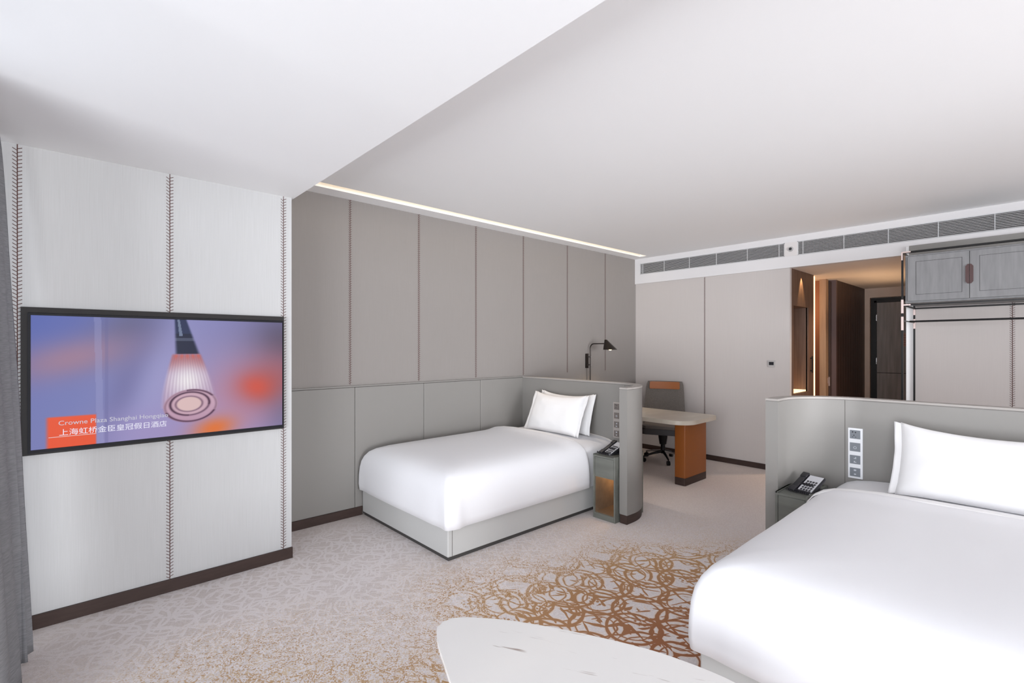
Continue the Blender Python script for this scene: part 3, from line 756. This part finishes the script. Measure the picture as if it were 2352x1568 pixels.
# ---------------------------------------------------------------- television with its picture
def tv_colour(u, v):
    import math as m
    def g(cu, cv, su, sv, rot=0):
        a, b = (u-cu)*1.76, v-cv
        ca, sa = m.cos(rot), m.sin(rot); x = (a*ca+b*sa)/su; y = (-a*sa+b*ca)/sv
        return m.exp(-(x*x+y*y))
    def mixc(c, d, f): f = max(0, min(1, f)); return [c[i]*(1-f)+d[i]*f for i in range(3)]
    def sst(a, b, x): x = max(0, min(1, (x-a)/(b-a))); return x*x*(3-2*x)
    c = [136, 136, 190]
    c = mixc(c, [98, 110, 178], g(.02, .95, .7, .5)); c = mixc(c, [112, 122, 178], g(.2, .1, .6, .5)*.8)
    c = mixc(c, [160, 160, 208], g(.42, .50, .28, .9, -.25)*.75)
    c = mixc(c, [104, 104, 140], g(.33, .92, .30, .20, .9)*.95); c = mixc(c, [104, 102, 150], g(.31, .45, .12, .5, -.3)*.6)
    c = mixc(c, [158, 126, 150], g(.13, .68, .38, .14, .28)*.95)
    c = mixc(c, [126, 126, 168], g(.90, .75, .5, .3)*.7); c = mixc(c, [88, 84, 104], g(1.0, .80, .30, .3, -.5)*.95)
    c = mixc(c, [180, 158, 196], g(.78, .35, .5, .5)*.6); c = mixc(c, [190, 150, 180], g(.76, .2, .35, .35)*.7)
    c = mixc(c, [178, 96, 96], g(.93, .42, .36, .26, .3)*.85); c = mixc(c, [214, 92, 78], g(.875, .38, .15, .11, -.3)*.95)
    c = mixc(c, [164, 148, 196], g(.45, .05, .5, .2)*.8); c = mixc(c, [96, 92, 110], g(1.02, .1, .2, .3)*.4)
    st = .205 if v > .75 else .205+.02*(.75-v)
    if abs(u-(.215+.01*(.9-v))) < .012: c = mixc(c, [158, 160, 205], .35)
    if abs(u-.245) < .006: c = mixc(c, [100, 100, 150], .25)
    c = mixc(c, [226, 120, 66], g(.67, .03, .17, .10, .2)*1.0)
    # neck
    if v > .70:
        cx = .527+(.99-v)*.10; hw = .024+(.99-v)*.078
        d = (u-cx)/hw
        f = 1-sst(.8, 1.25, abs(d))
        nc = [38, 42, 62] if v < .88 else [46, 54, 84]
        if -.55 < d < -.15 and v > .86: nc = [112, 124, 150]
        if v < .84 and v > .815: nc = [74, 80, 100]
        c = mixc(c, nc, f*.95)
    # glass shade
    if .24 < v <= .73:
        s = (v-.27)/(.70-.27); cx = .552+.012*(1-s); hw = .115-(.055*max(0, s)**1.4)
        d = (u-cx)/hw
        if abs(d) < 1.08:
            f = 1-sst(.86, 1.08, abs(d))
            rib = .5+.5*m.sin(d*46)
            base = mixc([190, 165, 195], [175, 105, 110], sst(.55, .9, s))
            base = mixc(base, [255, 250, 250], g(.555, .47, .14, .14)*1.0)
            base = mixc(base, [222, 96, 74], sst(.86, 1.0, s)*.8*(.5+.5*m.sin(d*17+1)))
            base = mixc(base, [120, 90, 120], rib*.22)
            top = 1-sst(.97, 1.03, s)
            c = mixc(c, base, f*top*.93)
    # rings at the mouth of the shade
    def ell(cu, cv, ru, rv, rot=.12):
        a, b = (u-cu), (v-cv); ca, sa = m.cos(rot), m.sin(rot)
        return m.hypot((a*ca+b*sa)/ru, (-a*sa+b*ca)/rv)
    e = ell(.571, .250, .112, .142, -.10)
    if e < 1.1:
        body = mixc([186, 148, 172], [214, 178, 196], max(0, min(1, .5+(v-.25)*3)))
        c = mixc(c, body, 1-sst(.98, 1.06, e))
        dark = m.exp(-((e-.96)/.05)**2)
        c = mixc(c, [70, 44, 66], dark*(.85 if (v < .2 or (v > .33 and u > .55)) else .35))
        e2 = ell(.566, .268, .082, .100, -.10)
        c = mixc(c, [206, 170, 186], 1-sst(.92, 1.0, e2)); c = mixc(c, [66, 42, 62], m.exp(-((e2-1)/.07)**2)*(.9 if v > .25 or u < .56 else .6))
        e3 = ell(.562, .266, .056, .066, -.10)
        c = mixc(c, [222, 190, 190], 1-sst(.85, 1.0, e3)); c = mixc(c, [120, 92, 110], m.exp(-((e3-1)/.09)**2)*.8)
    # red card in the lower left corner
    if u < .215 and v < .245:
        f = sst(.040, .058, u)*(1-sst(.205, .213, u))*(1-sst(.225, .24, v))
        c = mixc(c, [236, 92, 62], f)
    return [(max(0, min(255, k))/255.)**2.2 for k in c]
def television():
    t = empty('television', (.508, YT, 1.36), 0, 'large wall-mounted flat television showing a glass pendant lamp picture', 'television')
    x0, x1, z0, z1 = -.164-.508, 1.181-.508, .958-1.36, 1.763-1.36
    sx0, sx1, sz0, sz1 = -.125-.508, 1.168-.508, .986-1.36, 1.719-1.36
    def frame(bm, a, b, y0, y1, bev=0):
        (ax0, ax1, az0, az1), (bx0, bx1, bz0, bz1) = a, b
        box(bm, (ax0, y0, az0), (bx0, y1, az1)); box(bm, (bx1, y0, az0), (ax1, y1, az1)); box(bm, (bx0, y0, az0), (bx1, y1, bz0)); box(bm, (bx0, y0, bz1), (bx1, y1, az1))
    bm = B(); frame(bm, (x0, x1, z0, z1), (sx0-.012, sx1+.004, sz0-.016, sz1+.014), -.032, -.0005); obj('surround', bm, 'tv_side', t)
    bm = B(); frame(bm, (sx0-.012, sx1+.004, sz0-.016, sz1+.012), (sx0, sx1, sz0, sz1), -.042, -.002)
    box(bm, (sx0-.012, -.018, sz0-.016), (sx1+.004, -.002, sz1+.012)); obj('bezel', bm, 'tv_black', t)
    nu, nv = 420, 236
    me = bpy.data.meshes.new('screen'); vs = []; fs = []
    for j in range(nv+1):
        for i in range(nu+1): vs.append((sx0+(sx1-sx0)*i/nu, -.0335, sz0+(sz1-sz0)*j/nv))
    for j in range(nv):
        for i in range(nu): a = j*(nu+1)+i; fs.append((a, a+1, a+nu+2, a+nu+1))
    me.from_pydata(vs, [], fs); ca = me.color_attributes.new('picture', 'FLOAT_COLOR', 'POINT')
    buf = []
    for j in range(nv+1):
        for i in range(nu+1): buf += tv_colour(i/nu, j/nv)+[1.0]
    ca.data.foreach_set('color', buf)
    m = mat('lit_screen', (.004, .004, .004), .3, spec=.04); nt = m.node_tree; at = nt.nodes.new('ShaderNodeAttribute'); at.attribute_name = 'picture'
    nt.links.new(at.outputs['Color'], nt.nodes['Principled BSDF'].inputs['Emission Color']); nt.nodes['Principled BSDF'].inputs['Emission Strength'].default_value = .92
    me.materials.append(m); so = bpy.data.objects.new('screen', me); COL.objects.link(so); so.parent = t
    def text(body, u0, u1, v, h, estr, name, shear=0):
        cu = bpy.data.curves.new(name, 'FONT'); cu.body = body; cu.size = h; cu.extrude = .0002; cu.shear = shear; cu.resolution_u = 3
        o = bpy.data.objects.new(name, cu); COL.objects.link(o)
        bpy.context.view_layer.update()
        dg = bpy.context.evaluated_depsgraph_get(); me2 = bpy.data.meshes.new_from_object(o.evaluated_get(dg))
        xs = [p.co.x for p in me2.vertices]; w = max(xs)-min(xs) if xs else 1
        bpy.data.objects.remove(o)
        o = bpy.data.objects.new(name, me2); COL.objects.link(o); o.parent = so
        o.rotation_euler = (PI/2, 0, 0); o.location = (sx0+(sx1-sx0)*u0, -.0345, sz0+(sz1-sz0)*v); o.scale = ((u1-u0)*(sx1-sx0)/w, 1, 1)
        me2.materials.clear(); me2.materials.append(mat(name+'_white', (0.02, .02, .02), .4, emit=(.86, .85, 1.0), estr=estr))
    text('Crowne Plaza Shanghai Hongqiao', .084, .474, .168, .036, .50, 'english_caption')
    text('上海虹桥金臣皇冠假日酒店', .086, .468, .092, .040, .80, 'chinese_caption')
    bm = B(); box(bm, (sx0+(sx1-sx0)*.054, -.035, sz0+(sz1-sz0)*.079), (sx0+(sx1-sx0)*.21, -.0345, sz0+(sz1-sz0)*.083)); obj('caption_rule', bm, mat('rule_white', (.02, .02, .02), .4, emit=(1, .75, .75), estr=.6), so)
television()

# ---------------------------------------------------------------- curtain
t = empty('curtain', (-.25, 3.3, .01), 0, 'grey linen curtain hanging in soft folds at the left edge beside the television', 'curtain')
bm = B(); NYc, NZc = 150, 40; g = []
for k in range(2):
    g2 = []
    for i in range(NYc+1):
        row = []; s = i/NYc; y = 3.63-s*.85
        for j in range(NZc+1):
            q = j/NZc; z = q*(H1-.012)
            amp = .022+.022*(1-q)**.8; ph = s*13.5*PI/2
            y_ = y+(-.18)*(1-q)**1.3*max(0, 1-s*3)+.015*math.sin(ph*2+1)*(1-q)
            x = -.250+.100*(1-q)**.8+amp*math.cos(ph+.6*math.sin(q*2.2+s*5))*(1-.25*q)+.006*noise.noise(Vector((s*6, q*3, 0)))
            x -= .05*s
            row.append(bm.verts.new((x-k*.004+.25, y_-3.3, z)))
        g2.append(row)
    g.append(g2)
for g2 in g:
    for i in range(NYc):
        for j in range(NZc): bm.faces.new((g2[i][j], g2[i+1][j], g2[i+1][j+1], g2[i][j+1]))
for i in range(NYc):
    for j in (0, NZc): bm.faces.new((g[0][i][j], g[0][i+1][j], g[1][i+1][j], g[1][i][j]))
for j in range(NZc):
    for i in (0, NYc): bm.faces.new((g[0][i][j], g[0][i][j+1], g[1][i][j+1], g[1][i][j]))
obj('cloth', bm, 'curtain', t, smooth=True)

# ---------------------------------------------------------------- desk
t = empty('writing_desk', (5.36, 3.4, 0), 0, 'writing desk with beige marble top and tan leather slab legs', 'desk'); ox, oy = 5.36, 3.4
bm = B(); prism(bm, [(x-ox, y-oy) for x, y in rpoly([(4.93, 4.24), (4.93, 2.60), (5.72, 2.62), (5.72, 4.24)], [.01, .20, .10, .01], 10)], .690, .735, .008, 3); obj('desktop', bm, 'desk_top', t, auto=35)
for yy in (2.76, 4.08):
    P4 = [(x-ox, y-oy) for x, y in rpoly([(5.08, yy+.075), (5.08, yy-.055), (5.58, yy-.055), (5.58, yy+.075)], [.012]*4, 4)]
    bm = B(); prism(bm, P4, .085, .690, .002, 2); lg = obj('leg', bm, 'orange', t, auto=35)
    bm = B(); prism(bm, P4, 0, .085, .002, 2); obj('leg_plinth', bm, 'skirt', lg, auto=35)

# ---------------------------------------------------------------- office chair
t = empty('office_chair', (6.02, 3.53, 0), math.radians(180+24), 'grey office chair with tan top pad behind the writing desk', 'chair')
# local +x is the front of the chair
def backshell(x, w0, w1, z0, z1, th, bow, bev):
    bm = B(); nz, ny = 14, 14; F = []; Kk = []
    for j in range(nz+1):
        q = j/nz; z = z0+(z1-z0)*q; w = w0+(w1-w0)*q
        rr = min(1, min(q, 1-q)*nz/1.2)
        w *= .94+.06*rr
        fr, bk = [], []
        for i in range(ny+1):
            u = -1+2*i/ny; y = u*w/2; xx = x-.13*q+bow*(u*u)
            e = th/2*(1-abs(u)**6*.7)
            fr.append(bm.verts.new((xx+e, y, z))); bk.append(bm.verts.new((xx-e, y, z)))
        F.append(fr); Kk.append(bk)
    for G in (F, Kk):
        for j in range(nz):
            for i in range(ny): bm.faces.new((G[j][i], G[j][i+1], G[j+1][i+1], G[j+1][i]))
    for j in range(nz):
        for i in (0, ny): bm.faces.new((F[j][i], F[j+1][i], Kk[j+1][i], Kk[j][i]))
    for i in range(ny):
        for j in (0, nz): bm.faces.new((F[j][i], F[j][i+1], Kk[j][i+1], Kk[j][i]))
    return bm
obj('backrest', backshell(-.14, .58, .49, .47, 1.06, .05, .03, 0), 'chair_fab', t, auto=50)
bm = backshell(-.245, .405, .40, .955, 1.055, .012, .024, 0)
bmesh.ops.translate(bm, verts=bm.verts, vec=(.0, 0, 0)); 
for v in bm.verts: v.co.x += .125*0+(.13*((v.co.z-.955)/.10))-.13*((v.co.z-.47)/.605)+.105+.031
obj('head_pad', bm, 'orange', t, auto=50)
bm = B(); prism(bm, rpoly([(-.20, -.26), (.27, -.26), (.27, .26), (-.20, .26)], .06, 6), .385, .465, .012, 3); obj('seat_shell', bm, 'seat_pad', t, auto=35)
bm = B(); prism(bm, rpoly([(-.20, -.25), (.27, -.25), (.27, .25), (-.20, .25)], .06, 6), .455, .495, .015, 3); obj('seat_cushion', bm, 'seat_top', t, auto=35)
bm = B(); tube(bm, [(0, 0, .10), (0, 0, .22), (0, 0, .225), (0, 0, .39)], [.03, .03, .045, .07], 16); obj('column', bm, 'black', t, auto=40)
for k in range(5):
    a = k*2*PI/5+.35
    c, s = math.cos(a), math.sin(a)
    bm = B(); tube(bm, [(.02*c, .02*s, .125), (.16*c, .16*s, .105), (.29*c, .29*s, .075)], [.020, .016, .011], 8); lg = obj('base_spoke', bm, 'chrome' if k % 2 else 'black', t, auto=40)
    bm = B()
    for q in (-.012, .012):
        px, py = .29*c-s*q, .29*s+c*q
        tube(bm, [(px-s*.008, py+c*.008, .029), (px+s*.008, py-c*.008, .029)], .029, 14)
    tube(bm, [(.29*c, .29*s, .03), (.29*c, .29*s, .078)], .007, 8)
    obj('castor', bm, 'black', lg, auto=40)

# ---------------------------------------------------------------- wall lamp
t = empty('wall_lamp', (5.335, YN, 1.35), 0, 'dark bronze swing-arm reading lamp on the niche wall above the desk', 'lamp')
bm = B(); box(bm, (-.032, -.028, -.10), (.012, -.0005, .10), bev=.006); obj('wall_plate', bm, 'bronze', t, auto=40)
bm = B(); pts = [(.016, -.05, -.32), (.016, -.05, .17)]
for i in range(9):
    a = PI/2*i/8; pts.append((.016, -.05-.065*(1-math.cos(a)), .17+.065*math.sin(a)))
pts.append((.016, -.30, .236)); tube(bm, pts, .0075, 12); obj('arm', bm, 'bronze', t, auto=60)
for z in (-.055, .055):
    bm = B(); tube(bm, [(.016, -.015, z), (.016, -.068, z)], .008, 10); obj('clamp', bm, 'chrome', t, auto=40)
bm = B(); tube(bm, [(-.012, -.012, -.10), (-.012, -.012, -.5)], .0022, 6); obj('cord', bm, 'bronze', t)
bm = B(); n = 32; top = []; bot = []; bot2 = []; top2 = []
cxs, cys = .016, -.30
for i in range(n):
    a = 2*PI*i/n; c, s = math.cos(a), math.sin(a)
    top.append(bm.verts.new((cxs+.016*c, cys-.012+.016*s, .288))); bot.append(bm.verts.new((cxs+.09*c, cys-.085+.095*s, .155)))
    bot2.append(bm.verts.new((cxs+.087*c, cys-.085+.092*s, .156))); top2.append(bm.verts.new((cxs+.014*c, cys-.012+.014*s, .284)))
for i in range(n):
    j = (i+1) % n
    bm.faces.new((bot[i], bot[j], top[j], top[i])); bm.faces.new((bot2[i], bot2[j], top2[j], top2[i])); bm.faces.new((bot[i], bot[j], bot2[j], bot2[i]))
bm.faces.new(top); bm.faces.new(top2)
obj('shade', bm, 'bronze', t, auto=40)
bm = B(); bmesh.ops.create_uvsphere(bm, u_segments=16, v_segments=10, radius=.030); bmesh.ops.translate(bm, verts=bm.verts, vec=(cxs, cys-.085, .176)); obj('bulb', bm, 'bulb', t, smooth=True)
lamp('wall_lamp_light', 'SPOT', (5.35, YN-.385, 1.50), (0, 0, 0), 14, (1.0, .74, .48), spot_size=math.radians(110), spot_blend=.6, shadow_soft_size=.03)

# ---------------------------------------------------------------- hanging cabinet with clothes rail
t = empty('hanging_cabinet', (6.17, .45, 1.95), 0, 'ash-grey wall cabinet with black metal frame and clothes rail', 'cabinet'); ox, oy, oz = 6.17, .45, 1.95
def q(x, y, z): return (x-ox, y-oy, z-oz)
bm = B(); box(bm, q(5.87, -.02, 1.955), q(6.488, .905, 2.405), bev=.002); obj('body', bm, 'cab_wood', t)
def door(ya, yb):
    bm = B(); box(bm, q(5.850, ya, 1.972), q(5.869, yb, 2.388), bev=.002)
    d = obj('door', bm, 'cab_wood', t)
    bm = B(); w = .0022; a, b, c, e = ya+.045, yb-.06, 2.03, 2.335
    if ya < .3: a, b = ya+.06, yb-.062
    box(bm, q(5.8490, a, c), q(5.8505, b, c+w)); box(bm, q(5.8490, a, e), q(5.8505, b, e+w)); box(bm, q(5.8490, a, c), q(5.8505, a+w, e)); box(bm, q(5.8490, b-w, c), q(5.8505, b, e))
    obj('inlay_line', bm, 'black', d)
    return d
d1 = door(.461, .885); d2 = door(.01, .457)
for d, s in ((d1, 1), (d2, -1)):
    bm = B(); yy = .459
    pts = [(0, -.085), (s*.010, -.085), (s*.024, -.066), (s*.024, .066), (s*.010, .085), (0, .085)]
    if s < 0: pts = pts[::-1]
    lo = [bm.verts.new(q(5.840, yy+s*.0015+a, 2.185+b)) for a, b in pts]; hi = [bm.verts.new(q(5.8495, yy+s*.0015+a, 2.185+b)) for a, b in pts]
    bm.faces.new(lo); bm.faces.new(hi[::-1])
    for i in range(6): bm.faces.new((lo[i], lo[(i+1) % 6], hi[(i+1) % 6], hi[i]))
    obj('handle', bm, 'oxblood', d)
bm = B()   # black square-tube frame
r = .007
for x in (5.842, 5.868):
    for z in (1.938, 2.432): box(bm, q(x-r, -.02, z-r), q(x+r, .93, z+r))
for z in (1.938, 2.432): box(bm, q(5.842, .923-r, z-r), q(6.486, .923+r, z+r))
box(bm, q(6.46, -.02, 1.93), q(6.474, .93, 1.944))
for x in (5.845, 6.462): box(bm, q(x-.008, .923-.007, 0), q(x+.008, .923+.007, 2.44))
obj('frame', bm, 'black', t)
bm = B(); tube(bm, [q(6.15, -.02, 1.793), q(6.15, .915, 1.793)], .009, 12); tube(bm, [q(5.85, .923, 1.793), q(6.46, .923, 1.793)], .006, 8); obj('clothes_rail', bm, 'black', t, auto=40)
for (x, y, z0, z1) in ((5.845, .923, 1.86, 1.99), (5.845, .923, 1.70, 1.83), (6.462, .923, 1.87, 1.93), (6.462, .923, 1.73, 1.83)):
    bm = B(); box(bm, q(x-.0105, y-.0095, z0), q(x+.0105, y+.0095, z1), bev=.002); obj('clamp', bm, 'rose', t)
for a_, b_ in ((q(5.832, .86, 1.932), q(5.834, .93, 1.944)), (q(5.832, .86, 2.426), q(5.834, .93, 2.438)), (q(5.832, .918, 2.36), q(5.834, .93, 2.4255))):
    bm = B(); box(bm, a_, b_); obj('corner_bracket', bm, 'rose', t)

# ---------------------------------------------------------------- coffee table
t = empty('coffee_table', (1.25, 1.1, 0), 0, 'low coffee table with rounded white marble top in the foreground', 'table'); ox, oy = 1.25, 1.1
key = [(1.623, .688), (1.596, .889), (1.547, 1.036), (1.479, 1.185), (1.399, 1.338), (1.303, 1.488), (1.190, 1.612), (1.11, 1.631), (1.049, 1.567), (.981, 1.42), (.90, 1.22), (.82, .98), (.80, .75), (.90, .52), (1.15, .40), (1.42, .42), (1.58, .53)]
pts = []
for i in range(len(key)):          # smooth closed curve through the outline
    p0, p1, p2, p3 = [Vector(key[(i+k) % len(key)]) for k in (-1, 0, 1, 2)]
    for k in range(6):
        u = k/6; c = .5*((2*p1)+(p2-p0)*u+(2*p0-5*p1+4*p2-p3)*u*u+(3*p1-p0-3*p2+p3)*u**3)
        pts.append((c.x, c.y))
bm = B(); prism(bm, [(x-ox, y-oy) for x, y in pts], .432, .45, .005, 3); obj('marble_top', bm, 'marble', t, auto=35)
bm = B(); cxm, cym = 1.25, .95
prism(bm, [((x-cxm)*.965+cxm-ox, (y-cym)*.965+cym-oy) for x, y in pts], .412, .432, .002, 2); obj('under_frame', bm, 'bronze', t, auto=35)
for x, y in ((1.18, 1.40), (1.52, .78), (1.12, .72)):
    bm = B(); tube(bm, [(x-ox, y-oy, .413), ((x-1.25)*1.1+1.25-ox, (y-.95)*1.1+.95-oy, 0)], [.020, .014], 14); obj('leg', bm, 'bronze', t, auto=40)
